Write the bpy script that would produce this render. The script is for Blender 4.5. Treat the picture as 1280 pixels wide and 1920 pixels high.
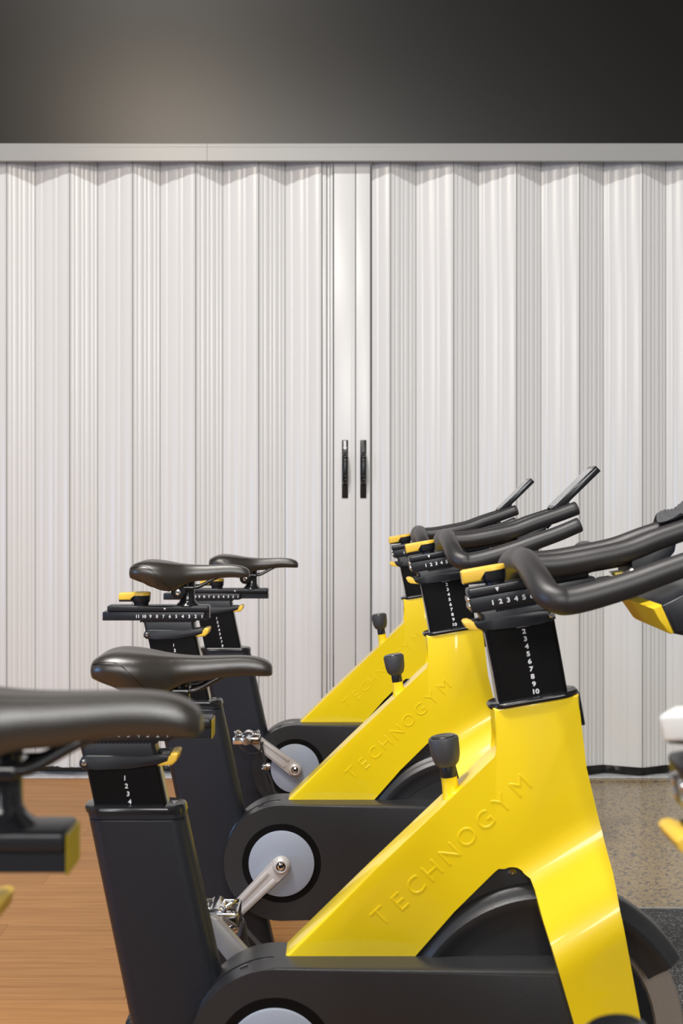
import bpy, bmesh, math, random
from mathutils import Vector, Matrix
random.seed(7)
C = bpy.context.scene.collection
S = bpy.context.scene
for o in list(bpy.data.objects): bpy.data.objects.remove(o)
PI = math.pi

# ------------------------------------------------------------------ camera
F, HOR, CH = 2480.0, 922.0, 1.17            # focal length in px, horizon row, eye height (m)
cd = bpy.data.cameras.new('camera'); cam = bpy.data.objects.new('camera', cd); C.objects.link(cam)
cam.location = (0, 0, CH); cam.rotation_euler = (PI/2, 0, 0)
cd.sensor_fit = 'VERTICAL'; cd.sensor_height = 36; cd.lens = F/1920*36
cd.shift_y = -(960-HOR)/1920
cd.dof.use_dof = True; cd.dof.focus_distance = 2.75; cd.dof.aperture_fstop = 8.5
cd.clip_start = 0.05
S.camera = cam
# ------------------------------------------------------------------ world, lights, exposure
w = bpy.data.worlds.new('world'); S.world = w; w.use_nodes = True
w.node_tree.nodes['Background'].inputs[0].default_value = (1.0, 0.985, 0.96, 1)
w.node_tree.nodes['Background'].inputs[1].default_value = 0.11
def area(name, loc, target, size, sy, energy, col):
    l = bpy.data.lights.new(name, 'AREA'); l.shape = 'RECTANGLE'; l.size = size; l.size_y = sy
    l.energy = energy; l.color = col
    o = bpy.data.objects.new(name, l); C.objects.link(o); o.location = loc
    o.rotation_euler = (Vector(target)-Vector(loc)).to_track_quat('-Z', 'Y').to_euler()
    return o
area('key_lamp', (-1.6, 0.6, 7.0), (0, 5.3, 1.6), 0.28, 0.28, 240, (1, 0.99, 0.97))
area('wall_washer', (-1.35, 0.9, 3.9), (-1.1, 5.4, 2.4), 0.7, 0.4, 28, (1, 0.80, 0.58))
area('ceiling_or_fill_panel', (-0.55, 1.6, 3.4), (-0.3, 2.1, 0), 1.8, 0.3, 60, (1, 0.96, 0.91))
area('ceiling_or_fill_panel', (0.4, -2.4, 2.7), (0.2, 2.4, 0.9), 2.6, 0.9, 92, (1, 0.975, 0.94))  # added front fill behind the camera, lifts the bikes; no fixture there
area('streak_light_behind_camera', (-1.9, -3.6, 2.3), (-1.2, 3.0, 1.3), 0.12, 2.6, 34, (0.95, 0.98, 1))  # unseen strip light, added for bright streaks on the door slats
area('streak_light_behind_camera', (1.5, -3.6, 2.3), (1.2, 3.0, 1.3), 0.12, 2.6, 28, (0.95, 0.98, 1))  # second added strip for the streaks, right side
area('daylight_window', (-3.2, 0.9, 0.9), (0, 2.0, 0.8), 0.5, 0.9, 30, (0.22, 0.48, 1.0))
S.view_settings.view_transform = 'Standard'; S.view_settings.look = 'None'
S.view_settings.gamma = 1; S.view_settings.exposure = 0.15
S.view_settings.use_curve_mapping = False

# ------------------------------------------------------------------ materials
def nm(name):
    m = bpy.data.materials.new(name); m.use_nodes = True
    return m, m.node_tree, m.node_tree.nodes['Principled BSDF']
def setin(b, **k):
    for a, v in k.items():
        a = a.replace('_', ' ')
        if a in b.inputs: b.inputs[a].default_value = v
def simple(name, col, rough=0.5, metal=0.0, noise=0.0, nscale=300, bump=0.0, coat=0.0, spec=0.5):
    m, t, b = nm(name)
    setin(b, Base_Color=(*col, 1), Roughness=rough, Metallic=metal, Coat_Weight=coat, Specular_IOR_Level=spec)
    b.inputs['Coat Roughness'].default_value = 0.06
    tc = t.nodes.new('ShaderNodeTexCoord'); n = t.nodes.new('ShaderNodeTexNoise')
    n.inputs['Scale'].default_value = nscale; n.inputs['Detail'].default_value = 3
    t.links.new(tc.outputs['Object'], n.inputs['Vector'])
    if noise:
        mx = t.nodes.new('ShaderNodeMix'); mx.data_type = 'RGBA'
        mx.inputs[6].default_value = (*[c*(1-noise) for c in col], 1)
        mx.inputs[7].default_value = (*[min(1, c*(1+noise)) for c in col], 1)
        t.links.new(n.outputs['Fac'], mx.inputs[0]); t.links.new(mx.outputs[2], b.inputs['Base Color'])
    if bump:
        bp = t.nodes.new('ShaderNodeBump'); bp.inputs['Strength'].default_value = bump
        bp.inputs['Distance'].default_value = 0.0006
        t.links.new(n.outputs['Fac'], bp.inputs['Height']); t.links.new(bp.outputs['Normal'], b.inputs['Normal'])
    return m
M = {}
M['yellow'] = simple('yellow_gloss_paint', (0.90, 0.65, 0.006), 0.30, 0, 0.02, 8, 0.0, coat=0.6)
M['plastic_yellow'] = simple('yellow_plastic', (0.78, 0.50, 0.05), 0.42, 0, 0.03, 40)
M['tray_yellow'] = simple('matt_yellow_lining', (0.78, 0.54, 0.02), 0.65, 0, 0.03, 40, spec=0.2)
M['olive'] = simple('end_cap_yellow_reflection', (0.30, 0.22, 0.015), 0.3)  # olive tone stands in for the yellow frame reflected in the slider end
M['white_plastic'] = simple('white_plastic', (0.85, 0.86, 0.85), 0.35, 0, 0.02, 40)
M['powder'] = simple('black_powder_coat', (0.011, 0.013, 0.019), 0.38, 0, 0.25, 900, 0.35, spec=0.38)
M['cover'] = simple('black_moulded_plastic', (0.022, 0.0225, 0.025), 0.34, 0, 0.25, 700, 0.40, spec=0.45)
M['post'] = simple('black_anodised_post', (0.003, 0.003, 0.0035), 0.38, 0, 0.2, 800, 0.1, spec=0.15)
M['satin'] = simple('black_satin_metal', (0.012, 0.0135, 0.018), 0.33, 0, 0.2, 500, 0.1, spec=0.4)
M['ring'] = simple('black_gloss_rim', (0.010, 0.010, 0.012), 0.16, 0, 0.1, 200)
M['saddle'] = simple('black_saddle_vinyl', (0.021, 0.0165, 0.013), 0.32, 0, 0.2, 900, 0.35, spec=1.0)
M['saddle_shell'] = simple('dark_saddle_shell', (0.016, 0.018, 0.024), 0.35, 0, 0.1, 500, 0.1)
M['grip'] = simple('black_soft_grip', (0.024, 0.022, 0.023), 0.40, 0, 0.2, 1200, 0.35, spec=0.55)
M['chrome'] = simple('polished_chrome', (0.75, 0.75, 0.77), 0.12, 1.0, 0.05, 60)
M['alloy'] = simple('pale_alloy', (0.50, 0.47, 0.45), 0.38, 0.25, 0.05, 200)
M['disc'] = simple('pale_grey_disc', (0.27, 0.30, 0.36), 0.45, 0, 0.04, 200)
M['flywheel'] = simple('beige_flywheel', (0.36, 0.31, 0.27), 0.45, 0.3, 0.05, 200)
M['steel'] = simple('brushed_steel_strip', (0.55, 0.54, 0.52), 0.35, 0.8, 0.05, 200)
M['print'] = simple('white_print', (0.80, 0.81, 0.83), 0.5, 0, 0.03, 100)
M['web'] = simple('black_strap_webbing', (0.035, 0.033, 0.032), 0.8, 0, 0.5, 1200, 1.0)
M['screen'] = simple('glossy_screen', (0.20, 0.21, 0.22), 0.08, 0, 0.1, 30, coat=0.5)  # base lifted to grey to stand in for the reflected ceiling
M['dark_trim'] = simple('graphite_plastic', (0.045, 0.047, 0.052), 0.5, 0, 0.2, 500, 0.3)
M['towel'] = simple('grey_towel_cloth', (0.16, 0.16, 0.165), 0.9, 0, 0.4, 500, 1.0)
M['door'] = simple('light_grey_vinyl_slat', (0.71, 0.71, 0.71), 0.27, 0, 0.012, 6, 0.0)
M['door_seal'] = simple('grey_hinge_seal', (0.36, 0.36, 0.355), 0.4, 0, 0.05, 60)
M['rail'] = simple('grey_painted_rail', (0.33, 0.33, 0.325), 0.30, 0, 0.015, 5)
M['rubber'] = simple('black_rubber_hem', (0.018, 0.017, 0.016), 0.35, 0, 0.5, 40, 0.5)
M['bulkhead'] = simple('satin_black_bulkhead', (0.0040, 0.0031, 0.0021), 0.31, 0, 0.15, 900, 0.12, spec=0.5)
M['wall_paint'] = simple('grey_wall_paint', (0.32, 0.32, 0.315), 0.7, 0, 0.03, 3)
M['handle'] = simple('black_handle_plastic', (0.012, 0.012, 0.012), 0.28, 0, 0.2, 200)
M['track'] = simple('worn_aluminium_track', (0.62, 0.63, 0.66), 0.4, 0.3, 0.35, 45, 0.3)
M['sticker'] = simple('faint_sticker', (0.66, 0.655, 0.645), 0.4, 0, 0.03, 100)

def oak():
    m, t, b = nm('oak_vinyl_plank')
    tc = t.nodes.new('ShaderNodeTexCoord'); mp = t.nodes.new('ShaderNodeMapping')
    oi = t.nodes.new('ShaderNodeObjectInfo')
    sc = t.nodes.new('ShaderNodeVectorMath'); sc.operation = 'SCALE'; sc.inputs[0].default_value = (13, 7, 3)
    t.links.new(oi.outputs['Random'], sc.inputs[3] if len(sc.inputs) > 3 else sc.inputs['Scale'])
    ad = t.nodes.new('ShaderNodeVectorMath'); ad.operation = 'ADD'
    t.links.new(tc.outputs['Object'], ad.inputs[0]); t.links.new(sc.outputs[0], ad.inputs[1])
    mp.inputs['Scale'].default_value = (1.3, 26, 1); t.links.new(ad.outputs[0], mp.inputs['Vector'])
    n = t.nodes.new('ShaderNodeTexNoise'); n.inputs['Scale'].default_value = 2.2; n.inputs['Detail'].default_value = 7
    n.inputs['Roughness'].default_value = 0.62; n.inputs['Distortion'].default_value = 0.5
    t.links.new(mp.outputs[0], n.inputs['Vector'])
    cr = t.nodes.new('ShaderNodeValToRGB'); e = cr.color_ramp.elements
    e[0].position = 0.28; e[0].color = (0.285, 0.125, 0.034, 1); e[1].position = 0.72; e[1].color = (0.45, 0.222, 0.074, 1)
    x = e.new(0.5); x.color = (0.375, 0.173, 0.051, 1)
    t.links.new(n.outputs['Fac'], cr.inputs[0])
    hv = t.nodes.new('ShaderNodeHueSaturation')
    mr = t.nodes.new('ShaderNodeMapRange'); mr.inputs[3].default_value = 0.93; mr.inputs[4].default_value = 1.07
    t.links.new(oi.outputs['Random'], mr.inputs[0]); t.links.new(mr.outputs[0], hv.inputs['Value'])
    t.links.new(cr.outputs[0], hv.inputs['Color']); t.links.new(hv.outputs[0], b.inputs['Base Color'])
    b.inputs['Roughness'].default_value = 0.5; b.inputs['Specular IOR Level'].default_value = 0.35
    return m
M['oak'] = oak()
def speckle(name, base, spots, scale, thr, rough, second=None):
    m, t, b = nm(name)
    tc = t.nodes.new('ShaderNodeTexCoord')
    v = t.nodes.new('ShaderNodeTexVoronoi'); v.inputs['Scale'].default_value = scale
    t.links.new(tc.outputs['Object'], v.inputs['Vector'])
    rn = t.nodes.new('ShaderNodeSeparateColor'); t.links.new(v.outputs['Color'], rn.inputs[0])
    lt = t.nodes.new('ShaderNodeMath'); lt.operation = 'LESS_THAN'; lt.inputs[1].default_value = thr
    t.links.new(rn.outputs[0], lt.inputs[0])
    n = t.nodes.new('ShaderNodeTexNoise'); n.inputs['Scale'].default_value = 2.5; n.inputs['Detail'].default_value = 5
    t.links.new(tc.outputs['Object'], n.inputs['Vector'])
    m0 = t.nodes.new('ShaderNodeMix'); m0.data_type = 'RGBA'
    m0.inputs[6].default_value = (*[c*0.8 for c in base], 1); m0.inputs[7].default_value = (*[c*1.2 for c in base], 1)
    t.links.new(n.outputs['Fac'], m0.inputs[0])
    m1 = t.nodes.new('ShaderNodeMix'); m1.data_type = 'RGBA'; m1.inputs[7].default_value = (*spots, 1)
    t.links.new(lt.outputs[0], m1.inputs[0]); t.links.new(m0.outputs[2], m1.inputs[6])
    out = m1
    if second:
        gt = t.nodes.new('ShaderNodeMath'); gt.operation = 'GREATER_THAN'; gt.inputs[1].default_value = 1-thr*0.6
        t.links.new(rn.outputs[1], gt.inputs[0])
        m2 = t.nodes.new('ShaderNodeMix'); m2.data_type = 'RGBA'; m2.inputs[7].default_value = (*second, 1)
        t.links.new(gt.outputs[0], m2.inputs[0]); t.links.new(m1.outputs[2], m2.inputs[6]); out = m2
    t.links.new(out.outputs[2], b.inputs['Base Color']); b.inputs['Roughness'].default_value = rough
    return m
M['concrete'] = speckle('polished_aggregate_concrete', (0.29, 0.205, 0.095), (0.085, 0.068, 0.055), 120, 0.22, 0.2, (0.36, 0.26, 0.13))
M['gymrubber'] = speckle('flecked_rubber_tile', (0.022, 0.022, 0.024), (0.22, 0.22, 0.22), 330, 0.16, 0.6)

# ------------------------------------------------------------------ mesh helpers
def finish(name, bm, mat, parent=None, angle=35, loc=None, rot=None):
    me = bpy.data.meshes.new(name)
    bmesh.ops.recalc_face_normals(bm, faces=bm.faces[:])
    bm.to_mesh(me); bm.free()
    for p in me.polygons: p.use_smooth = True
    me.set_sharp_from_angle(angle=math.radians(angle))
    me.materials.append(M[mat])
    return link(name, me, parent, loc, rot)
def link(name, me, parent=None, loc=None, rot=None):
    o = bpy.data.objects.new(name, me); C.objects.link(o)
    if parent is not None: o.parent = parent
    if loc is not None: o.location = loc
    if rot is not None: o.rotation_euler = rot
    return o
def join(bm, other):
    me = bpy.data.meshes.new('tmp'); other.to_mesh(me); other.free(); bm.from_mesh(me); bpy.data.meshes.remove(me)
    return bm
def box(bm, x0, x1, y0, y1, z0, z1, bev=0.0, seg=2, mat=None):
    t = bmesh.new()
    r = bmesh.ops.create_cube(t, size=1)
    for v in t.verts: v.co = Vector(((x0+x1)/2+v.co.x*(x1-x0), (y0+y1)/2+v.co.y*(y1-y0), (z0+z1)/2+v.co.z*(z1-z0)))
    if bev: bmesh.ops.bevel(t, geom=t.edges[:], offset=bev, segments=seg, profile=0.5, affect='EDGES')
    if mat is not None: t.transform(mat)
    return join(bm, t)
def prism(bm, pts, y0, y1, bev=0.0, seg=3, only=None):
    """outline in x,z extruded from y0 to y1; the rims at y0 / y1 rounded"""
    t = bmesh.new()
    a = [t.verts.new((p[0], y0, p[1])) for p in pts]; b = [t.verts.new((p[0], y1, p[1])) for p in pts]
    fa = t.faces.new(a); fb = t.faces.new(b[::-1]); n = len(pts)
    for i in range(n): t.faces.new((a[i], b[i], b[(i+1) % n], a[(i+1) % n]))
    if bev:
        es = []
        if only in (None, 0): es += list(fa.edges)
        if only in (None, 1): es += list(fb.edges)
        bmesh.ops.bevel(t, geom=es, offset=bev, segments=seg, profile=0.5, affect='EDGES', clamp_overlap=True)
    return join(bm, t)
def rrect(wx, wy, r, n=6):
    r = min(r, wx-1e-4, wy-1e-4); out = []
    for cx, cy, a0 in ((wx-r, wy-r, 0), (-wx+r, wy-r, 90), (-wx+r, -wy+r, 180), (wx-r, -wy+r, 270)):
        for i in range(n+1):
            a = math.radians(a0+90*i/n); out.append((cx+r*math.cos(a), cy+r*math.sin(a)))
    return out
def rloft(bm, secs):
    """secs: (cx, cy, z, half_x, half_y, radius); rounded-rectangle loft along z"""
    rings = []
    for cx, cy, z, hx, hy, r in secs:
        rings.append([bm.verts.new((cx+p[0], cy+p[1], z)) for p in rrect(hx, hy, r)])
    n = len(rings[0])
    for a, b in zip(rings, rings[1:]):
        for i in range(n): bm.faces.new((a[i], a[(i+1) % n], b[(i+1) % n], b[i]))
    bm.faces.new(rings[0][::-1]); bm.faces.new(rings[-1])
    return bm
def catmull(P, k=8):
    P = [Vector(p) for p in P]; out = []
    for i in range(len(P)-1):
        p0 = P[i-1] if i else P[i]*2-P[i+1]; p1, p2 = P[i], P[i+1]; p3 = P[i+2] if i+2 < len(P) else P[i+1]*2-P[i]
        for j in range(k):
            t = j/k
            out.append(0.5*((2*p1)+(p2-p0)*t+(2*p0-5*p1+4*p2-p3)*t*t+(3*p1-p0-3*p2+p3)*t**3))
    out.append(P[-1]); return out
def tube(bm, P, R, n=20, cap=True, flat=None, up=None):
    """round (or flat=(a,b) elliptical/rect) sweep along P with radii R"""
    P = [Vector(p) for p in P]
    if not isinstance(R, (list, tuple)): R = [R]*len(P)
    if cap:   # rounded ends
        d0 = (P[0]-P[1]).normalized(); d1 = (P[-1]-P[-2]).normalized(); c = 0.22
        P = [P[0]+d0*R[0]*c, P[0]+d0*R[0]*c*0.7]+P+[P[-1]+d1*R[-1]*c*0.7, P[-1]+d1*R[-1]*c]
        R = [R[0]*0.72, R[0]*0.92]+list(R)+[R[-1]*0.92, R[-1]*0.72]
    prev = None; rings = []
    for i, p in enumerate(P):
        d = (P[min(i+1, len(P)-1)]-P[max(i-1, 0)]).normalized()
        if prev is None:
            u = Vector(up) if up else (Vector((0, 1, 0)) if abs(d.y) < 0.8 else Vector((0, 0, 1)))
        else: u = prev
        u = (u-d*u.dot(d)).normalized(); v = d.cross(u); prev = u
        a, b = flat if flat else (1, 1)
        rings.append([bm.verts.new(p+u*(math.cos(2*PI*k/n)*R[i]*a)+v*(math.sin(2*PI*k/n)*R[i]*b)) for k in range(n)])
    for a, b in zip(rings, rings[1:]):
        for i in range(n): bm.faces.new((a[i], a[(i+1) % n], b[(i+1) % n], b[i]))
    bm.faces.new(rings[0][::-1]); bm.faces.new(rings[-1])
    return bm
def lathe(bm, prof, mat=None, n=32):
    """profile of (radius, height) about local z"""
    t = bmesh.new(); rings = []
    for r, h in prof:
        if r < 1e-6: rings.append([t.verts.new((0, 0, h))])
        else: rings.append([t.verts.new((r*math.cos(2*PI*k/n), r*math.sin(2*PI*k/n), h)) for k in range(n)])
    for a, b in zip(rings, rings[1:]):
        for i in range(n):
            j = (i+1) % n
            if len(a) == 1: t.faces.new((a[0], b[i], b[j]))
            elif len(b) == 1: t.faces.new((a[i], a[j], b[0]))
            else: t.faces.new((a[i], a[j], b[j], b[i]))
    if len(rings[0]) > 1: t.faces.new(rings[0][::-1])
    if len(rings[-1]) > 1: t.faces.new(rings[-1])
    if mat is not None: t.transform(mat)
    return join(bm, t)
YDIR = Matrix.Rotation(PI/2, 4, 'X')        # local +z points to -y (towards the viewer's side)
def text(bm, s, size, x, z, y, ang=0.0, extr=0.0002, bevel=0.0, bold=0.0, sx=1.0):
    """flat lettering in the x-z plane facing -y, centred on x,z"""
    cu = bpy.data.curves.new('t', 'FONT'); cu.body = s; cu.size = size; cu.extrude = extr; cu.offset = bold
    cu.bevel_depth = bevel; cu.bevel_resolution = 1
    cu.align_x = 'CENTER'; cu.align_y = 'CENTER'; cu.resolution_u = 4
    o = bpy.data.objects.new('t', cu); C.objects.link(o)
    dg = bpy.context.evaluated_depsgraph_get(); me = bpy.data.meshes.new_from_object(o.evaluated_get(dg))
    bpy.data.objects.remove(o); bpy.data.curves.remove(cu)
    ca, sa = math.cos(ang), math.sin(ang)
    for v in me.vertices:
        u, q, h = v.co; u *= sx
        v.co = (x+u*ca-q*sa, y-h, z+u*sa+q*ca)
    bm.from_mesh(me); bpy.data.meshes.remove(me)
    return bm

def meta(o, label=None, cat=None, group=None, kind=None):
    if label: o['label'] = label
    if cat: o['category'] = cat
    if group: o['group'] = group
    if kind: o['kind'] = kind
    return o
def empty(name, loc=(0, 0, 0), parent=None):
    o = bpy.data.objects.new(name, None); C.objects.link(o); o.location = loc; o.empty_display_size = 0.1
    if parent is not None: o.parent = parent
    return o

# ================================================================== SETTING
# ---- floors
OAKX = 0.52
fl = empty('floor'); meta(fl, 'oak plank floor meeting polished speckled concrete and black rubber tiles', 'floor', kind='structure')
bm = bmesh.new(); box(bm, -3.4, OAKX, -0.8, 5.60, -0.06, -0.0042); finish('subfloor', bm, 'dark_trim', fl)
pm = []
for L in (1.22,):
    bm = bmesh.new(); box(bm, 0, L-0.0004, 0, 0.1796, -0.006, 0, 0.0003, 1)
    o = finish('plank', bm, 'oak', fl); plank_me = o.data; bpy.data.objects.remove(o)
row = 0; y = -0.74+0.0
while y < 5.50:
    off = (row*0.41+0.13) % 1.22
    x = OAKX-1.22*4+off-1.22
    while x < OAKX-0.01:
        if x > -3.9:
            me = plank_me
            end = x+1.22
            if end > OAKX+0.002:
                bm = bmesh.new(); box(bm, 0, OAKX-x, 0, 0.1792, -0.006, 0, 0.0006, 1)
                me = bpy.data.meshes.new('plank'); bm.to_mesh(me); bm.free(); me.materials.append(M['oak'])
            link('plank', me, fl, (x, y, 0))
        x += 1.22
    y += 0.18; row += 1
bm = bmesh.new(); box(bm, OAKX+0.001, 3.4, 3.714, 5.60, -0.06, 0.0)
finish('concrete_slab', bm, 'concrete', fl)
# rubber tiles, each its own
ts = 0.6
bm = bmesh.new(); box(bm, 0, ts-0.0015, 0, ts-0.0015, -0.012, 0.0, 0.0008, 1)
o = finish('rubber_tile', bm, 'gymrubber', fl); tile_me = o.data; bpy.data.objects.remove(o)
for i in range(5):
    for j in range(8):
        link('rubber_tile', tile_me, fl, (OAKX+0.004+i*ts, 3.708-ts*(j+1), 0.0))
bm = bmesh.new(); box(bm, OAKX+0.001, 3.4, -1.1, 3.712, -0.06, -0.0125); finish('subfloor', bm, 'dark_trim', fl)
bm = bmesh.new(); box(bm, OAKX-0.001, 3.4, 3.7075, 3.7145, -0.01, 0.0035, 0.001, 1); finish('edge_strip', bm, 'steel', fl)

# ---- floor track under the door and ground beyond it
bm = bmesh.new()
box(bm, -3.4, 3.4, 5.395, 5.415, 0.0005, 0.006, 0.001, 1); box(bm, -3.4, 3.4, 5.415, 5.50, 0.0005, 0.003); box(bm, -3.4, 3.4, 5.50, 5.52, 0.0005, 0.007, 0.001, 1)
meta(finish('trim_1', bm, 'track'), 'worn pale aluminium floor track under the folding door', 'trim', kind='structure')
bm = bmesh.new(); box(bm, -3.4, 3.4, 5.60, 9.5, -0.06, 0.0)
meta(finish('floor_beyond', bm, 'concrete'), 'concrete floor glimpsed under the folding door', 'floor', kind='structure')

# ---- bulkhead and rail
bm = bmesh.new(); box(bm, -3.4, 3.4, 5.43, 5.70, 2.60, 4.6)
meta(finish('wall_back', bm, 'bulkhead'), 'satin black bulkhead wall above the door rail', 'wall', kind='structure')
for sgn, nme in ((-1, 'left'), (1, 'right')):
    bm = bmesh.new(); box(bm, min(sgn*3.4, sgn*3.52), max(sgn*3.4, sgn*3.52), -1.2, 5.70, 0.0, 4.6)
    meta(finish('wall_'+nme, bm, 'wall_paint'), 'plain grey painted side wall on the '+nme, 'wall', kind='structure')
def rail(x0, x1, n):
    bm = bmesh.new()
    prof = [(5.400, 2.519), (5.398, 2.522), (5.398, 2.576), (5.4005, 2.579), (5.4005, 2.590), (5.404, 2.5935), (5.52, 2.5935), (5.52, 2.560), (5.41, 2.560), (5.41, 2.519)]
    for k in range(3):  # fine ribs on the face
        pass
    a = [bm.verts.new((x0, p[0], p[1])) for p in prof]; b = [bm.verts.new((x1, p[0], p[1])) for p in prof]
    bm.faces.new(a); bm.faces.new(b[::-1])
    for i in range(len(prof)): bm.faces.new((a[i], b[i], b[(i+1) % len(prof)], a[(i+1) % len(prof)]))
    meta(finish('trim_%d' % n, bm, 'rail', angle=20), 'grey painted head rail of the folding door, %s length' % ('left' if n == 2 else 'right'), 'rail', kind='structure')
XJ = (388-640)*5.4/F
rail(-3.4, XJ-0.0006, 2); rail(XJ+0.0006, 3.4, 3)

# ---- accordion door
YR, YV = 5.441, 5.487            # ridge and valley planes
ZB, ZT = 0.034, 2.575
door = empty('door_1', (0, 5.46, 0)); meta(door, 'light grey accordion folding door with black pull handles', 'door', kind='structure')
SC = F/5.47
PITCH = 117.4/SC
def panel_mesh(name, dx, y0, y1, nb, bulge, lip):
    """corrugated slat panel from (0,y0) to (dx,y1), nb vertical beads"""
    bm = bmesh.new(); L = math.hypot(dx, y1-y0); ux, uy = dx/L, (y1-y0)/L; nx, ny = uy, -ux
    prof = [(0.0006, 0.004), (0.0008, 0.0), (lip, 0.0), (lip+0.001, 0.0012)]
    wb = (L-2*lip-0.004)/nb; s = lip+0.002
    for k in range(nb):
        wk = wb*(1.0+(0.35 if k % 2 else -0.35)*(1 if nb % 2 == 0 else 0.6))
        bl = bulge*(1.0 if k % 2 else 0.75)
        for j in range(1, 7):
            t = j/7; prof.append((s+wk*t, -0.0006+bl*math.sin(PI*t)**0.8))
        s = min(s+wk, L-lip-0.001); prof.append((s-0.0002, -0.0004))
    prof += [(L-lip, 0.0012), (L-lip+0.001, 0.0), (L-0.0008, 0.0), (L-0.0006, 0.004)]
    rows = []
    for s_, h in prof:
        h = h if 0 < s_ < L else h
        hh = -h if (s_ < 0.0007 or s_ > L-0.0007) else h
        p = (ux*s_+nx*hh, y0+uy*s_+ny*hh)
        rows.append((p[0], p[1]))
    back = [(ux*L*0.999-nx*0.006, y1-ny*0.006), (ux*L*0.001-nx*0.006, y0-ny*0.006)]
    pts = rows+back
    a = [bm.verts.new((p[0], p[1], ZB)) for p in pts]; b = [bm.verts.new((p[0], p[1], ZT)) for p in pts]
    n = len(pts)
    for i in range(n): bm.faces.new((a[i], a[(i+1) % n], b[(i+1) % n], b[i]))
    bm.faces.new(a[::-1]); bm.faces.new(b)
    o = finish(name, bm, 'door', door, angle=24); me = o.data; bpy.data.objects.remove(o); return me
WA = PITCH*0.585; WBp = PITCH-WA
pa = panel_mesh('fold_panel', WA, YV-5.46, YR-5.46, 4, 0.0036, 0.009)
pb = panel_mesh('fold_panel', WBp, YR-5.46, YV-5.46, 5, 0.0030, 0.006)
def seal(x, yy, w_=0.0032):
    bm = bmesh.new(); tube(bm, [(x, yy, ZB+0.002), (x, yy, ZT)], w_, 10, cap=False); return bm
bm = bmesh.new(); tube(bm, [(0, 0, ZB+0.002), (0, 0, ZT)], 0.0028, 10, cap=False)
o = finish('hinge_bead', bm, 'door_seal', door); seal_me = o.data; bpy.data.objects.remove(o)
def pxX(px, y=5.465): return (px-640)*y/F
folds = []
x_first = pxX(534)      # left stack: valleys at 534, 415 ...
vL = [pxX(534)-k*PITCH for k in range(0, 12)]
for v in vL:
    if v < pxX(534)-1e-6 or True: folds.append(v-0.0)
for v in vL[1:]: link('fold_panel', pa, door, (v, 0, 0)); link('fold_panel', pb, door, (v+WA, 0, 0))
link('fold_panel', pa, door, (vL[0], 0, 0))            # last panel up to the left stile
for v in vL[:]: link('hinge_bead', seal_me, door, (v, YV-5.46+0.001, 0)); link('hinge_bead', seal_me, door, (v+WA, YR-5.46-0.0005, 0))
vR = [pxX(780)+k*PITCH for k in range(0, 12)]
for v in vR: link('fold_panel', pa, door, (v, 0, 0)); link('fold_panel', pb, door, (v+WA, 0, 0)); link('hinge_bead', seal_me, door, (v, YV-5.46+0.001, 0)); link('hinge_bead', seal_me, door, (v+WA, YR-5.46-0.0005, 0))
link('fold_panel', pb, door, (vR[0]-WBp, 0, 0)); link('hinge_bead', seal_me, door, (vR[0]-WBp, YR-5.46-0.0005, 0))
# short closing panel between the right stile and the first ridge
xr0 = pxX(697); pc = panel_mesh('fold_panel', vR[0]-WBp-xr0, 0.008, YR-5.46, 2, 0.0030, 0.006)
link('fold_panel', pc, door, (xr0, 0, 0))
# narrow closing strip on the left of the stiles
xl0 = vL[0]+WA; 
bm = bmesh.new()
box(bm, xl0+0.001, pxX(612), -0.012, 0.010, ZB, ZT, 0.002, 2); box(bm, pxX(613.5), pxX(618), -0.004, 0.010, ZB, ZT, 0.001, 1); box(bm, pxX(619), pxX(624), -0.012, 0.010, ZB, ZT, 0.002, 2)
finish('jamb_strip', bm, 'door', door)
def stile(x0, x1, y0, grooves):
    bm = bmesh.new(); box(bm, x0, x1, y0, 0.02, ZB-0.006, ZT, 0.0025, 3)
    for g in grooves: box(bm, g-0.0018, g+0.0018, y0-0.0012, y0+0.004, ZB, ZT, 0.0008, 1)
    return finish('stile', bm, 'door', door)
stile(pxX(626), pxX(665.6), -0.017, [pxX(658)])
stile(pxX(667), pxX(693.5), -0.017, [])
# pull handles
def door_handle(px, arrow):
    x = pxX(px, 5.44); y0 = -0.0172
    z0 = CH-(934-HOR)*5.44/F; z1 = CH-(825-HOR)*5.44/F
    bm = bmesh.new(); box(bm, x-0.0128, x+0.0128, y0-0.004, y0, z0, z1, 0.0018, 2)
    h = finish('handle', bm, 'handle', door)
    za = CH-(906-HOR)*5.44/F; zb = CH-(851-HOR)*5.44/F
    P = [(x, y0-0.003, zb+0.002), (x, y0-0.020, zb-0.003), (x, y0-0.036, zb-0.020), (x, y0-0.041, (za+zb)/2), (x, y0-0.036, za+0.020), (x, y0-0.020, za+0.003), (x, y0-0.003, za-0.002)]
    bm = bmesh.new(); tube(bm, catmull(P, 5), 0.0115, 14, cap=False, flat=(0.95, 0.6), up=(1, 0, 0)); finish('pull_bar', bm, 'handle', h)
    bm = bmesh.new()
    for k in range(8):
        zz = za+0.014+(zb-za-0.028)*k/7
        tube(bm, [(x-0.0085, y0-0.0445, zz-0.004), (x+0.0085, y0-0.0445, zz+0.004)], 0.0019, 8)
    finish('grip_ribs', bm, 'ring', h)
    if arrow:
        bm = bmesh.new(); zt = z1-0.003
        pts = [(x-0.005, zt), (x+0.005, zt), (x+0.005, zt-0.028), (x+0.0095, zt-0.028), (x, zt-0.038), (x-0.0095, zt-0.028), (x-0.005, zt-0.028)]
        prism(bm, pts, y0-0.0045, y0-0.0038); finish('arrow_mark', bm, 'print', h)
door_handle(646.5, True); door_handle(680.8, False)
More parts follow.
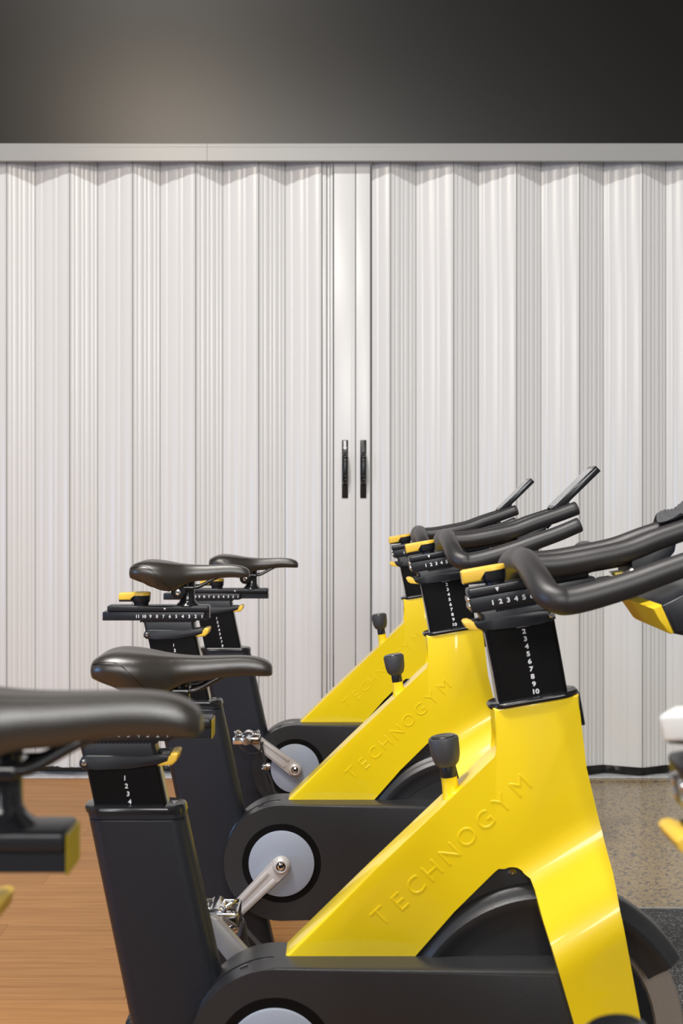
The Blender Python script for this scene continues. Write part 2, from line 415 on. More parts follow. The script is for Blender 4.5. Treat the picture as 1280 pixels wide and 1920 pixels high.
bm = bmesh.new(); zc = CH-(1054-HOR)*5.44/F; box(bm, pxX(636), pxX(656), -0.0174, -0.0168, zc-0.010, zc+0.010)
finish('sticker', bm, 'sticker', door)
# rubber hem
bm = bmesh.new(); top = []; bot = []; N = 560
for i in range(N+1):
    x = -3.35+6.7*i/N
    u = ((x-vR[0]) % PITCH)/PITCH
    yy = (YV+(YR-YV)*(u/0.585)) if u < 0.585 else (YR+(YV-YR)*((u-0.585)/0.415))
    if pxX(612) < x < pxX(697): yy = YR
    wav = 0.006*math.sin(x*9.3)+0.004*math.sin(x*23+1.2)
    sx_ = 1.0 if x > -0.2 else 0.55
    zt = ZB+0.004+0.002*math.sin(x*14); zb = 0.007+0.006*(1-sx_)*2+max(0, wav)*0.9
    top.append((x, yy-5.46-0.006, zt)); bot.append((x, yy-5.46-0.010-0.012*math.sin(x*17)**2*sx_, zb))
mid = [((a[0]+b[0])/2, min(a[1], b[1])-0.007*abs(math.sin(a[0]*31)), (a[2]+b[2])/2) for a, b in zip(top, bot)]
V = [[bm.verts.new(p) for p in r] for r in (top, mid, bot)]
for r in range(2):
    for i in range(N): bm.faces.new((V[r][i], V[r][i+1], V[r+1][i+1], V[r+1][i]))
bmesh.ops.solidify(bm, geom=bm.faces[:], thickness=0.0025)
finish('rubber_hem', bm, 'rubber', door)

# ================================================================== BIKES
D_ = {'A': 2.0, 'B': 3.0, 'C': 4.0, 'O': 0.915}
X_ = {'A': -0.096, 'B': -0.132, 'C': -0.137, 'O': -0.061}
ZCRANK = 0.352
def vw(b, px, py, yo):
    """a measured point at lateral offset yo -> bike side-view coordinates (m)"""
    D = D_[b]+yo
    return ((px-640)*D/F-X_[b], CH-(py-HOR)*D/F)
TH = math.radians(10); CT, ST = math.cos(TH), math.sin(TH)
F0 = Vector((0.384, 0, 0.859))
def fr(b, px, py, yo):
    x, z = vw(b, px, py, yo); dx, dz = x-F0.x, z-F0.z
    return (dx*CT+dz*ST, -dx*ST+dz*CT)
def fr3(b, px, py, yo):
    p, q = fr(b, px, py, yo); return Vector((p, yo, q))
CACHE = {}
def part(name, builder, mat, parent, loc=None, rot=None, key=None, angle=35):
    key = key or name
    if key not in CACHE:
        bm = bmesh.new(); builder(bm); o = finish(name, bm, mat, parent, angle, loc, rot); CACHE[key] = o.data; return o
    return link(name, CACHE[key], parent, loc, rot)

# ---- yellow frame
def sstep(t): t = max(0, min(1, t)); return t*t*(3-2*t)
XL = 0.345
SK = 0.62
def q5(t): t = max(0, min(1, t)); return t*t*t*(t*(6*t-15)+10)
def splay(x, z): return 0.072*q5((0.632-(z-SK*max(-0.03, min(0.16, x-XL))))/0.21)
def leg_pt(px, py):
    yo = -0.03
    for _ in range(5):
        x, z = vw('A', px, py, yo); yo = -0.03-splay(x, z)
    return (x, z)
def frame_half(bm, sgn):
    a = lambda px, py, yo: vw('A', px, py, yo)
    out = []
    out += [a(921, 1324, -0.01), a(924, 1350, 0.0), a(931, 1385, 0.005), a(929, 1398, 0.012), a(921, 1407, 0.015)]
    out += [a(880, 1445, 0.018), a(700, 1615, 0.018), a(533, 1776, 0.018), a(531, 1782, 0.012)]
    out += [a(540, 1812, -0.0), a(765, 1812, -0.02)]
    out += [a(765, 1792, -0.02), a(850, 1706, -0.022)]
    out += [a(*p, -0.022) for p in ((926, 1631), (933, 1625.5), (941, 1620), (950, 1616.5), (960, 1615.5), (970, 1617), (979, 1622), (986, 1630), (991, 1641), (998, 1660))]
    for p in ((1017, 1724), (1045, 1814), (1076, 1920), (1187, 2330)): out.append(leg_pt(*p))
    for p in ((1290, 2330), (1202, 1920), (1183, 1817), (1161, 1705), (1149, 1639), (1127, 1555), (1111, 1490), (1099, 1440)): out.append(leg_pt(*p))
    out += [a(1090, 1380, -0.02), a(1084, 1330, -0.02), a(1081, 1298, -0.01)]
    y0, y1 = (-0.032, 0.0) if sgn < 0 else (0.0, 0.032)
    t = bmesh.new()
    prism(t, out, y0, y1, 0.013, 5, only=0 if sgn < 0 else 1)
    for k in range(27):
        bmesh.ops.bisect_plane(t, geom=t.verts[:]+t.edges[:]+t.faces[:], plane_co=(XL, 0, 0.640-0.0095*k), plane_no=(-SK, 0, 1))
    for k in range(11):
        bmesh.ops.bisect_plane(t, geom=t.verts[:]+t.edges[:]+t.faces[:], plane_co=(XL-0.040+0.006*k, 0, 0), plane_no=(1, 0, 0))
    for v in t.verts:
        # the rear tube stays narrow, only the fork legs splay around the flywheel
        v.co.y += sgn*splay(v.co.x, v.co.z)*sstep((v.co.x-XL+0.035)/0.045)
    join(bm, t)
def frame_build(bm):
    frame_half(bm, -1); frame_half(bm, 1)
def lettering(bm):
    pos = [(715, 1719), (750, 1692), (780, 1662), (811, 1633), (844, 1602), (876, 1570), (910, 1539), (942, 1507), (976, 1474)]
    for ch, (px, py) in zip('TECHNOGYM', pos):
        x, z = vw('A', px, py, -0.032)
        text(bm, ch, 0.039, x, z, -0.0321, math.radians(43.6), 0.0002, 0.0004, bold=-0.0006, sx=1.0)
def head_ring(bm):     # local front frame
    for s in ((0.0, 0.0045),):
        secs = []
        for k in range(7):
            a = PI*k/6; secs.append((0.0, 0, -0.0045*math.cos(a), 0.0655+0.0035*math.sin(a), 0.033+0.0035*math.sin(a), 0.026))
        rloft(bm, secs)
def head_strip(bm):
    P = [(0.066, 0, -0.004), (0.070, 0, -0.03), (0.069, 0, -0.055)]
    box(bm, 0.062, 0.0685, -0.026, 0.026, -0.05, 0.0, 0.002, 2)

# ---- belt cover
def cover_build(bm):
    pts = []
    for k in range(25):
        a = math.radians(90+180*k/24); pts.append((0.127*math.cos(a), ZCRANK+0.127*math.sin(a)))
    pts += [(0.445, ZCRANK-0.127), (0.445, ZCRANK+0.127)]
    prism(bm, pts, -0.088, 0.030, 0.012, 5)
def cover_ring(bm):
    lathe(bm, [(0.0, 0.0), (0.0872, 0.0), (0.0868, 0.0009), (0.0, 0.0009)], YDIR, 64)
def cover_seam(bm):
    t = bmesh.new()
    P = [(0.1275*math.cos(math.radians(a)), 0.0, 0.1275*math.sin(math.radians(a))) for a in range(92, 205, 4)]
    tube(t, [(p[0], -0.035, p[2]) for p in P], 0.0008, 6, cap=False)
    a = math.radians(112); box(t, -0.006, 0.006, -0.003, 0.003, -0.0006, 0.0012, 0, 1, Matrix.Translation((0.1275*math.cos(a), -0.05, 0.1275*math.sin(a))) @ Matrix.Rotation(math.radians(-22), 4, 'Y'))
    join(bm, t)
def disc_build(bm):
    lathe(bm, [(0, 0.0), (0.0715, 0.0), (0.0725, 0.001), (0.072, 0.0045), (0.070, 0.0055), (0.020, 0.0065), (0.0, 0.0065)], YDIR, 64)

# ---- flywheel, fender, axle
FX, FZ = 0.402, 0.353
def flywheel(bm):
    lathe(bm, [(0.02, -0.006), (0.165, -0.006), (0.168, -0.011), (0.207, -0.011), (0.210, -0.008), (0.210, 0.008), (0.207, 0.011), (0.168, 0.011), (0.165, 0.006), (0.02, 0.006), (0.02, -0.006)], YDIR, 72)
def hub(bm):
    lathe(bm, [(0, -0.066), (0.022, -0.066), (0.024, -0.06), (0.03, -0.03), (0.055, -0.012), (0.165, -0.0075), (0.165, 0.0075), (0.055, 0.012), (0.03, 0.03), (0.024, 0.06), (0.022, 0.066), (0, 0.066)], YDIR, 48)
def fender(bm):
    prof = [(0.176, -0.030), (0.188, -0.031), (0.200, -0.034), (0.206, -0.037), (0.214, -0.037), (0.219, -0.032), (0.222, -0.030), (0.230, -0.026), (0.2335, -0.020), (0.235, -0.008), (0.235, 0.008), (0.2335, 0.020), (0.228, 0.028), (0.215, 0.034), (0.200, 0.034), (0.176, 0.030), (0.176, 0.026), (0.214, 0.026), (0.224, 0.014), (0.224, -0.014), (0.212, -0.026), (0.176, -0.026)]
    rings = []
    for k in range(49):
        a = math.radians(31+(185-31)*k/48)
        rings.append([bm.verts.new((FX+r*math.cos(a), y_, FZ+r*math.sin(a))) for r, y_ in prof])
    n = len(prof)
    for a, b in zip(rings, rings[1:]):
        for i in range(n): bm.faces.new((a[i], a[(i+1) % n], b[(i+1) % n], b[i]))
    bm.faces.new(rings[0]); bm.faces.new(rings[-1][::-1])
def side_plate(bm):
    pts = []
    for k in range(33):
        a = math.radians(74+(200-74)*k/32); pts.append((FX+0.19*math.cos(a), FZ+0.19*math.sin(a)))
    pts.append((FX-0.02, FZ-0.06)); pts.append((FX+0.05, FZ))
    prism(bm, pts, -0.029, -0.024, 0.001, 1)
def apex_plate(bm):
    a = lambda px, py: vw('A', px, py, -0.018)
    pts = [a(770, 1800), a(860, 1700), a(930, 1622), a(950, 1606), a(975, 1606), a(995, 1630), a(1012, 1690), a(985, 1662), a(930, 1668), a(870, 1700), a(815, 1755), a(790, 1800)]
    prism(bm, pts, -0.020, 0.020, 0.0015, 2)
def screw(bm):
    lathe(bm, [(0, 0.003), (0.0018, 0.003), (0.002, 0.0042), (0.0042, 0.0042), (0.0055, 0.003), (0.006, 0.0)], YDIR, 16)

# ---- rear tube and base
def seat_tube(bm):
    # leaning rounded-rectangular mast
    def sec(z, ex=0, r=0.026, ey=0):
        t = (0.695-z); cx = (-0.287-0.140)/2+0.2126*t; return (cx, 0, z, 0.0735+0.006*t+ex, 0.032+0.004*t+ey, r)
    rloft(bm, [sec(0.055), sec(0.2), sec(0.35), sec(0.5), sec(0.60), sec(0.6795), sec(0.681, -0.0012, 0.026, -0.0012), sec(0.6825, 0)]+[sec(0.690)])
def seat_cap(bm):
    def sec(z, e): return (-0.2135+0.2126*(0.695-z), 0, z, 0.0735+e, 0.032+e, 0.026)
    rloft(bm, [sec(0.6895, 0.0005), sec(0.6905, 0.0022), sec(0.697, 0.0025), sec(0.7005, 0.0005), sec(0.7015, -0.003)])
def cap_screw(bm):
    lathe(bm, [(0.0045, 0.0), (0.0045, 0.0012), (0.003, 0.0016), (0, 0.0008)], Matrix.Translation((-0.156, 0, 0.7013)), 14)
def base_build(bm):
    box(bm, -0.29, 0.60, -0.035, 0.035, 0.03, 0.075, 0.008, 3)
def stabiliser(bm):
    box(bm, -0.038, 0.038, -0.26, 0.26, 0.022, 0.075, 0.014, 4)
    for s in (-1, 1):
        lathe(bm, [(0.022, 0.0), (0.024, 0.004), (0.022, 0.012), (0.012, 0.016), (0.012, 0.03)], Matrix.Translation((0, s*0.22, 0)), 20)

# ---- seat assembly; local origin: post centre at the slider's underside
SL = 0.2126
def s_post(bm):
    def sec(z): return (-SL*z, 0, z, 0.0545, 0.020, 0.007)
    rloft(bm, [sec(-0.26), sec(-0.12), sec(-0.002)])
def s_strip(bm):
    for sg in (1,):
        rloft(bm, [(-SL*z+0.0552, 0, z, 0.0012, 0.009, 0.001) for z in (-0.25, -0.036)])
def s_collar(bm):
    rloft(bm, [(-SL*-0.026, 0, -0.026, 0.0565, 0.022, 0.008), (-SL*-0.006, 0, -0.006, 0.0565, 0.022, 0.008), (-SL*-0.001, 0, 0.0, 0.062, 0.020, 0.006)])
def s_weld(bm):
    for sy in (-1, 1):
        for k in range(22):
            x = -0.060+0.120*k/21; tube(bm, [(x-0.0025, sy*0.0205, -0.003), (x+0.0025, sy*0.0205, -0.0005)], 0.0022, 6)
def s_lever(bm):
    for y0, y1 in ((-0.028, -0.0205), (0.0205, 0.028)):
        prism(bm, [(-0.054, -0.030), (-0.050, -0.0225), (-0.042, -0.020), (0.030, -0.0215), (0.072, -0.019), (0.080, -0.021), (0.078, -0.029), (0.062, -0.035), (0.020, -0.040), (-0.030, -0.042), (-0.048, -0.041), (-0.054, -0.036)], y0, y1, 0.002, 2)
    box(bm, 0.066, 0.078, -0.022, 0.022, -0.030, -0.021, 0.002, 2)
def s_lever_tip(bm):
    prism(bm, [(0.062, -0.0365), (0.066, -0.029), (0.078, -0.0265), (0.082, -0.018), (0.090, -0.0165), (0.0935, -0.019), (0.091, -0.029), (0.084, -0.0355)], -0.027, 0.027, 0.003, 3)
def s_pivot(bm):
    lathe(bm, [(0, 0.0025), (0.0022, 0.0025), (0.0026, 0.0038), (0.0042, 0.0036), (0.005, 0.0015), (0.005, 0)], Matrix.Translation((-0.046, -0.0278, -0.0305)) @ YDIR, 16)
def s_rail(bm):
    box(bm, -0.147, 0.083, -0.024, 0.024, 0.0, 0.0192, 0.0016, 2)
def s_rail_caps(bm):
    box(bm, 0.083, 0.088, -0.020, 0.020, 0.002, 0.017, 0.001, 1)
def numerals_rail(bm, n):
    for k in range(1, n+1): text(bm, str(k), 0.0100, 0.080-0.0008-0.0145*(k-1)-0.002, 0.0092, -0.02425, 0, 0.0001, 0, 0.0002)
def s_numbers(bm): numerals_rail(bm, 11)
def s_post_numbers(bm):
    for k in range(1, 11):
        z = -0.0560-0.0118*(k-1); text(bm, str(k), 0.0098, -SL*z+0.001, z, -0.02025, 0, 0.0001, 0, 0.0002)
# ---- sliding carriage (u moves it); same local origin
def u_rail(bm):
    pts = rrect(0.0245, 0.0075, 0.005, 4)
    box(bm, -0.137, 0.0925, -0.0235, 0.0235, 0.0195, 0.0335, 0.004, 3)
    box(bm, -0.05, 0.0925, -0.014, 0.014, 0.003, 0.0195, 0.001, 1)
def u_pointer(bm):
    prism(bm, [(-0.010, 0.0285), (-0.004, 0.0285), (-0.007, 0.0235)], -0.0238, -0.0234)
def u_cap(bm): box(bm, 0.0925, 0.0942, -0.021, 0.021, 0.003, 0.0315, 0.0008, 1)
def u_knob(bm):
    lathe(bm, [(0.0165, 0.033), (0.0165, 0.037), (0.0185, 0.040), (0.0205, 0.044), (0.0212, 0.0585), (0, 0.0585)], Matrix.Translation((-0.063, 0, 0)), 28)
    prism(bm, [(-0.112, 0.0415), (-0.083, 0.0415), (-0.080, 0.055), (-0.112, 0.046)], -0.012, 0.012, 0.002, 2)
def u_knob_top(bm):
    lathe(bm, [(0.0214, 0.0555), (0.0214, 0.0605), (0.020, 0.0628), (0, 0.0632)], Matrix.Translation((-0.063, 0, 0)), 28)
    prism(bm, [(-0.1125, 0.0450), (-0.1125, 0.0590), (-0.109, 0.0612), (-0.060, 0.0630), (-0.060, 0.0565), (-0.082, 0.0565), (-0.084, 0.0450)], -0.014, 0.014, 0.003, 3)
def u_saddle_post(bm):
    lathe(bm, [(0.027, 0.033), (0.026, 0.035), (0.020, 0.040), (0.0165, 0.047), (0.016, 0.080), (0.0165, 0.081), (0.0165, 0.087), (0.0145, 0.089), (0, 0.089)], Matrix.Translation((0.042, 0, 0)), 24)
def u_clamp(bm):
    lathe(bm, [(0, -0.030), (0.013, -0.030), (0.0165, -0.027), (0.0165, 0.027), (0.013, 0.030), (0, 0.030)], Matrix.Translation((0.024, 0, 0.064)) @ YDIR, 24)
    box(bm, 0.002, 0.060, -0.027, 0.027, 0.068, 0.078, 0.003, 2)
def u_clamp_bolt(bm):
    lathe(bm, [(0, 0.0305), (0.003, 0.0305), (0.0035, 0.0335), (0.0065, 0.033), (0.0075, 0.030)], Matrix.Translation((0.024, 0, 0.064)) @ YDIR, 16)
def u_rails(bm, side=1):
    for s in (side,):
        P = [(-0.055, s*0.030, 0.090), (-0.035, s*0.030, 0.080), (0.0, s*0.023, 0.0745), (0.055, s*0.022, 0.0745), (0.072, s*0.021, 0.077), (0.100, s*0.017, 0.092), (0.130, s*0.011, 0.105), (0.150, s*0.008, 0.108)]
        tube(bm, catmull(P, 5), 0.0040, 12)
def saddle_sections():
    # x, half width, top z, side z (widest), skirt z
    return [(-0.0840, 0.030, 0.114, 0.1085, 0.102), (-0.0825, 0.052, 0.1215, 0.110, 0.098), (-0.0760, 0.063, 0.1275, 0.1115, 0.0955),
            (-0.0640, 0.070, 0.1330, 0.1130, 0.0915), (-0.0480, 0.0725, 0.1360, 0.1130, 0.0860), (-0.0300, 0.0715, 0.1355, 0.1110, 0.0780), (-0.0120, 0.0665, 0.1335, 0.1080, 0.0705),
            (0.0040, 0.058, 0.1310, 0.1050, 0.0680), (0.0200, 0.047, 0.1285, 0.1030, 0.0700), (0.0380, 0.0365, 0.1265, 0.1040, 0.0800), (0.0600, 0.0295, 0.1250, 0.1050, 0.0880),
            (0.0850, 0.0260, 0.1245, 0.1060, 0.0900), (0.1100, 0.0235, 0.1250, 0.1080, 0.0945), (0.1350, 0.0220, 0.1255, 0.1095, 0.0965), (0.1550, 0.0210, 0.1240, 0.1085, 0.0965),
            (0.1700, 0.0190, 0.1200, 0.1065, 0.0960), (0.1790, 0.0150, 0.1145, 0.1045, 0.0960), (0.1825, 0.0080, 0.1085, 0.1020, 0.0970)]
def saddle_ring(bm, x, w, t, s, b, lift=0.0):
    P = [(0, t-0.0025*min(1, w/0.05)), (0.30, t-0.001), (0.55, t-0.0005-0.02*(t-s)), (0.78, t-0.16*(t-s)), (0.93, t-0.48*(t-s)), (1.0, s+0.06*(t-s)), (0.985, s-0.25*(s-b)), (0.93, s-0.6*(s-b)), (0.86, b+0.08*(s-b)), (0.80, b), (0.70, b+0.10*(s-b)), (0.4, b+0.45*(s-b)), (0.0, b+0.55*(s-b))]
    pts = [(w*a, z) for a, z in P]+[(-w*a, z) for a, z in P[-2:0:-1]]
    return [bm.verts.new((x, p[0], p[1])) for p in pts]
def interp(secs, k=4):
    vs = catmull([Vector((a[0], a[1], a[2])) for a in secs], k); ws = catmull([Vector((a[3], a[4], 0)) for a in secs], k)
    return [(v.x, v.y, v.z, q.x, q.y) for v, q in zip(vs, ws)]
def saddle_build(bm):
    rings = [saddle_ring(bm, *s) for s in interp(saddle_sections())]; n = len(rings[0])
    for a, b in zip(rings, rings[1:]):
        for i in range(n): bm.faces.new((a[i], a[(i+1) % n], b[(i+1) % n], b[i]))
    bm.faces.new(rings[0]); bm.faces.new(rings[-1][::-1])
def saddle_shell(bm):
    secs = [(x-0.0+0.014, w*0.74, s-0.004, s-0.008, b-0.0035) for x, w, t, s, b in interp(saddle_sections())[4:26]]
    rings = [saddle_ring(bm, *s) for s in secs]; n = len(rings[0])
    for a, b in zip(rings, rings[1:]):
        for i in range(n): bm.faces.new((a[i], a[(i+1) % n], b[(i+1) % n], b[i]))
    bm.faces.new(rings[0]); bm.faces.new(rings[-1][::-1])
def saddle_piping(bm, side=1):
    """stitched seam running down each flank"""
    S_ = interp(saddle_sections())
    for s in (side,):
        P = []
        for i, (x, w, t, sd, b) in enumerate(S_):
            if x < -0.079 or x > 0.012: continue
            f = (x+0.079)/0.091
            # from just under the top at the tail to the skirt at mid length
            if f < 0.45: a, z = 0.99-0.05*(1-f/0.45), t-(0.44+0.10*(f/0.45))*(t-sd)
            else:
                g = (f-0.45)/0.55; a, z = 0.99-0.09*g*g, (t-0.54*(t-sd))*(1-g)+(b+0.1*(sd-b))*g
            P.append((x, s*w*(a+0.006), z))
        tube(bm, P, 0.0007, 6, cap=False)

# ---- front assembly; local origin at the head ring centre, x along the tilted slider, z along the post
QS = None
def f_pts(l, yo, b='A'): return [fr(b, px, py, yo) for px, py in l]
qs0 = fr('A', 900, 1150, -0.02)[1]      # underside of the slider
QB = fr('A', 960, 1137, -0.022)[1]
PL = fr('A', 881, 1128, -0.022)[0]      # rear end of the slider
def f_post(bm):
    rloft(bm, [(0.0, 0, -0.10, 0.0525, 0.020, 0.007), (0.0, 0, 0.05, 0.0525, 0.020, 0.007), (0.0-0.002, 0, QB-0.002, 0.0535, 0.020, 0.007)])
def f_strip(bm):
    box(bm, -0.0545, -0.0520, -0.010, 0.010, -0.02, QB-0.035, 0.0005, 1)
def f_collar(bm):
    rloft(bm, [(-0.002, 0, QB-0.030, 0.056, 0.022, 0.008), (-0.002, 0, QB-0.006, 0.056, 0.022, 0.008), (-0.002, 0, QB, 0.061, 0.020, 0.006)])
def f_weld(bm):
    for k in range(20):
        x = -0.030+0.085*k/19; tube(bm, [(x-0.0025, -0.0205, QB-0.003), (x+0.0025, -0.0205, QB-0.0005)], 0.0022, 6)
def f_lever(bm):
    L = [(889, 1167), (925, 1160), (992, 1147), (1022, 1143), (1034, 1146), (1038, 1156), (1034, 1167), (1010, 1171), (960, 1177), (925, 1181), (905, 1181), (895, 1178)]
    pts = f_pts(L, -0.027)
    prism(bm, pts, -0.028, -0.0205, 0.002, 2); prism(bm, pts, 0.0205, 0.028, 0.002, 2)
    a = fr('A', 905, 1172, -0.022); box(bm, a[0]-0.014, a[0]-0.004, -0.022, 0.022, a[1]-0.006, a[1]+0.004, 0.002, 2)
def f_lever_tip(bm):
    prism(bm, f_pts([(870, 1170), (873, 1166), (880, 1165), (889, 1168), (893, 1178), (903, 1181), (902, 1183), (880, 1181), (873, 1177)], -0.025), -0.026, 0.026, 0.003, 3)
def f_pivot(bm):
    a = fr('A', 1033, 1153, -0.028); lathe(bm, [(0, 0.0025), (0.0022, 0.0025), (0.0026, 0.0038), (0.0042, 0.0036), (0.005, 0.0015), (0.005, 0)], Matrix.Translation((a[0], -0.0278, a[1])) @ YDIR, 16)
def f_rail(bm):
    box(bm, PL, PL+0.190, -0.024, 0.024, QB, QB+0.0225, 0.0016, 2)
def f_carriage(bm):
    box(bm, PL-0.001, PL+0.182, -0.0235, 0.0235, QB+0.0225, QB+0.0365, 0.004, 3)
def f_end_screw(bm):
    lathe(bm, [(0, 0.003), (0.0035, 0.003), (0.005, 0.0015), (0.005, 0)], Matrix.Rotation(-PI/2, 4, 'Y'), 14)
def f_numbers(bm):
    for k in range(1, 7): text(bm, str(k), 0.0100, PL+0.033+0.0118*(k-1), QB+0.0105, -0.02425, 0, 0.0001, 0, 0.0003, 1.15)
    prism(bm, [(PL+0.040, QB+0.0325), (PL+0.046, QB+0.0325), (PL+0.043, QB+0.026)], -0.0238, -0.0234)
def f_post_numbers(bm):
    a = fr('A', 980, 1175, -0.02)
    box(bm, a[0]-0.0095, a[0]+0.0095, -0.0206, -0.0200, a[1]-0.0004, a[1]+0.0004)
    for k, (px, py) in zip(range(2, 11), [(982+2.7*i, 1184+14.1*i) for i in range(9)]):
        x, z = fr('A', px, py, -0.02); text(bm, str(k), 0.0098, x, z, -0.02025, -TH*0.3, 0.0001, 0, 0.0003, 1.15)
KX = fr('A', 926, 1085, 0)[0]; KQ = QB+0.0365
def f_knob(bm):
    T = Matrix.Translation((KX, 0, KQ))
    lathe(bm, [(0.0150, -0.001), (0.0150, 0.003), (0.0175, 0.006), (0.0188, 0.010), (0.0190, 0.024), (0, 0.024)], T, 28)
def f_lever_base(bm):
    prism(bm, [(KX-0.047, KQ+0.006), (KX-0.016, KQ+0.003), (KX-0.016, KQ+0.018), (KX-0.047, KQ+0.010)], -0.010, 0.010, 0.002, 2)
def f_knob_top(bm):
    T = Matrix.Translation((KX, 0, KQ))
    lathe(bm, [(0.0192, 0.021), (0.0192, 0.0255), (0.018, 0.0275), (0, 0.028)], T, 28)
    prism(bm, [(KX-0.0485, KQ+0.0080), (KX-0.0485, KQ+0.0255), (KX-0.045, KQ+0.0280), (KX, KQ+0.0280), (KX, KQ+0.022), (KX-0.017, KQ+0.022), (KX-0.019, KQ+0.0080)], -0.013, 0.013, 0.003, 3)
WN = 0.21
def bar_paths():
    horn = [fr3('B', *p) for p in ((868, 1052, -WN), (880, 1053.5, -WN), (907, 1048, -WN), (954, 1034, -WN), (995, 1019, -WN), (1045, 1001, -WN), (1085, 984, -WN))]
    cross = [fr3('B', 838, 1008, 0.0), fr3('B', 839, 1010, -0.05), fr3('B', 842, 1018, -0.11), fr3('B', 848, 1031, -0.165), fr3('B', 856, 1045, -0.198)]
    inner = [fr3('B', *p) for p in ((848, 1014, -0.052), (880, 1012, -0.052), (920, 1005, -0.052), (964, 995, -0.050), (1001, 981, -0.048), (1045, 966, -0.046), (1080, 953, -0.045))]
    return cross, horn, inner
def f_bar(bm):
    cross, horn, inner = bar_paths()
    near = cross[1:]+horn
    mir = lambda P: [Vector((p.x, -p.y, p.z)) for p in P]
    path = [*reversed(near)]+[cross[0]]+mir(near)
    P = catmull(path, 6); n = len(P)
    R = []
    for i in range(n):
        e = min(i, n-1-i)/(n/2); R.append(0.0160+0.0032*sstep(e/0.45))
    tube(bm, P, R, 24)
def f_inner(bm, s):
    cross, horn, inner = bar_paths()
    P = catmull([Vector((p.x, -p.y*s, p.z)) for p in inner], 6); n = len(P)
    tube(bm, P, [0.0168-0.0012*sstep(i/n) for i in range(n)], 24)
def f_bracket(bm):
    # dark cheek plates and web hanging under the inner bars, carrying the tray
    pts = f_pts([(968, 1000), (1000, 986), (1025, 980), (1022, 996), (1010, 1010), (985, 1040), (968, 1040)], -0.04, 'B')
    prism(bm, pts, -0.050, 0.050, 0.004, 2)
    a = fr('B', 865, 1012, 0); b_ = fr('B', 1000, 1000, 0)
    box(bm, a[0], b_[0], -0.030, 0.030, QB+0.030, QB+0.050, 0.004, 2)
def f_rod(bm):
    a = fr3('A', 1135, 1101, -0.09); b_ = fr3('A', 1184, 1076, -0.09)
    tube(bm, [a, b_], 0.0028, 10); tube(bm, [b_+Vector((-0.004, 0, -0.003)), b_+Vector((0.004, 0, 0.003))], 0.007, 12)
    tube(bm, [b_, b_+Vector((0, 0.05, 0))], 0.003, 10)
def tray_out(): 
    return f_pts([(1238, 1135), (1290, 1108), (1420, 1095), (1440, 1110), (1430, 1140), (1350, 1175), (1282, 1192), (1262, 1188)], -0.12)
def f_tray(bm):
    pts = tray_out()
    prism(bm, pts, -0.125, 0.105, 0.006, 3)
    # rounded lip at the front
    cx = sum(p[0] for p in pts[2:5])/3; cz = sum(p[1] for p in pts[2:5])/3
    tube(bm, catmull([(cx, -0.12, cz), (cx-0.005, -0.06, cz+0.012), (cx-0.005, 0, cz+0.016), (cx-0.005, 0.06, cz+0.012), (cx, 0.12, cz)], 5), 0.020, 18)
def f_tray_face(bm):
    pts = f_pts([(1219, 1140), (1240, 1134), (1264, 1187), (1257, 1189), (1250, 1184), (1236, 1163)], -0.12)
    prism(bm, pts, -0.122, 0.103, 0.003, 3)
def f_tray_back(bm):
    prism(bm, f_pts([(1150, 1074), (1180, 1070), (1192, 1078), (1200, 1096), (1165, 1096)], -0.02), -0.02, 0.02, 0.002, 2)
def f_tray_tab(bm):
    prism(bm, f_pts([(1128, 1094), (1140, 1088), (1160, 1085), (1165, 1104), (1135, 1106), (1130, 1102)], -0.05), -0.06, 0.03, 0.003, 2)
def f_console(bm):
    a = fr('B', 1030, 952, 0); b_ = fr('B', 1110, 874, 0)
    d = Vector((b_[0]-a[0], b_[1]-a[1])).normalized(); nrm = Vector((d.y, -d.x))
    th = 0.016
    pts = [a, b_, (b_[0]+nrm.x*th, b_[1]+nrm.y*th), (a[0]+nrm.x*th, a[1]+nrm.y*th)]
    prism(bm, pts, -0.046, 0.046, 0.004, 3)
def f_screen(bm):
    a = Vector(fr('B', 1030, 952, 0)); b_ = Vector(fr('B', 1110, 874, 0))
    d = (b_-a).normalized(); nrm = Vector((d.y, -d.x)); a += d*0.006; b_ -= d*0.010
    pts = [a-nrm*0.0008, b_-nrm*0.0008, b_+nrm*0.001, a+nrm*0.001]
    prism(bm, [tuple(p) for p in pts], -0.043, 0.043, 0.0004, 1)
def f_stalk(bm):
    a = fr('B', 1020, 985, 0); b_ = fr('B', 1060, 935, 0)
    tube(bm, [(a[0], 0, a[1]), (b_[0], 0, b_[1])], 0.012, 16)

# ---- resistance knob on the down tube
RK = Vector((vw('A', 848, 1500, 0)[0], 0, vw('A', 848, 1500, 0)[1])); RT = Vector((vw('A', 830, 1380, 0)[0], 0, vw('A', 830, 1380, 0)[1]))
def r_mat():
    d = (RT-RK).normalized(); return Matrix.Translation(RK) @ d.to_track_quat('Z', 'Y').to_matrix().to_4x4()
RL = (RT-RK).length
def r_stem(bm): lathe(bm, [(0.0225, -0.026), (0.0165, -0.004), (0.0138, 0.010), (0.0125, 0.022), (0.0122, RL-0.062)], r_mat(), 24)
def r_neck(bm): lathe(bm, [(0.0105, RL-0.066), (0.0118, RL-0.062), (0.0118, RL-0.045), (0.010, RL-0.040)], r_mat(), 24)
def r_knob(bm): lathe(bm, [(0.008, RL-0.046), (0.014, RL-0.045), (0.0185, RL-0.040), (0.0215, RL-0.030), (0.0225, RL-0.020), (0.0232, RL-0.006), (0.0222, RL-0.002), (0.0195, RL-0.001)], r_mat(), 32)
def r_cap(bm): lathe(bm, [(0.0200, RL-0.003), (0.0195, RL-0.0005), (0.0185, RL+0.0005), (0.012, RL-0.0005), (0, RL-0.001)], r_mat(), 32)

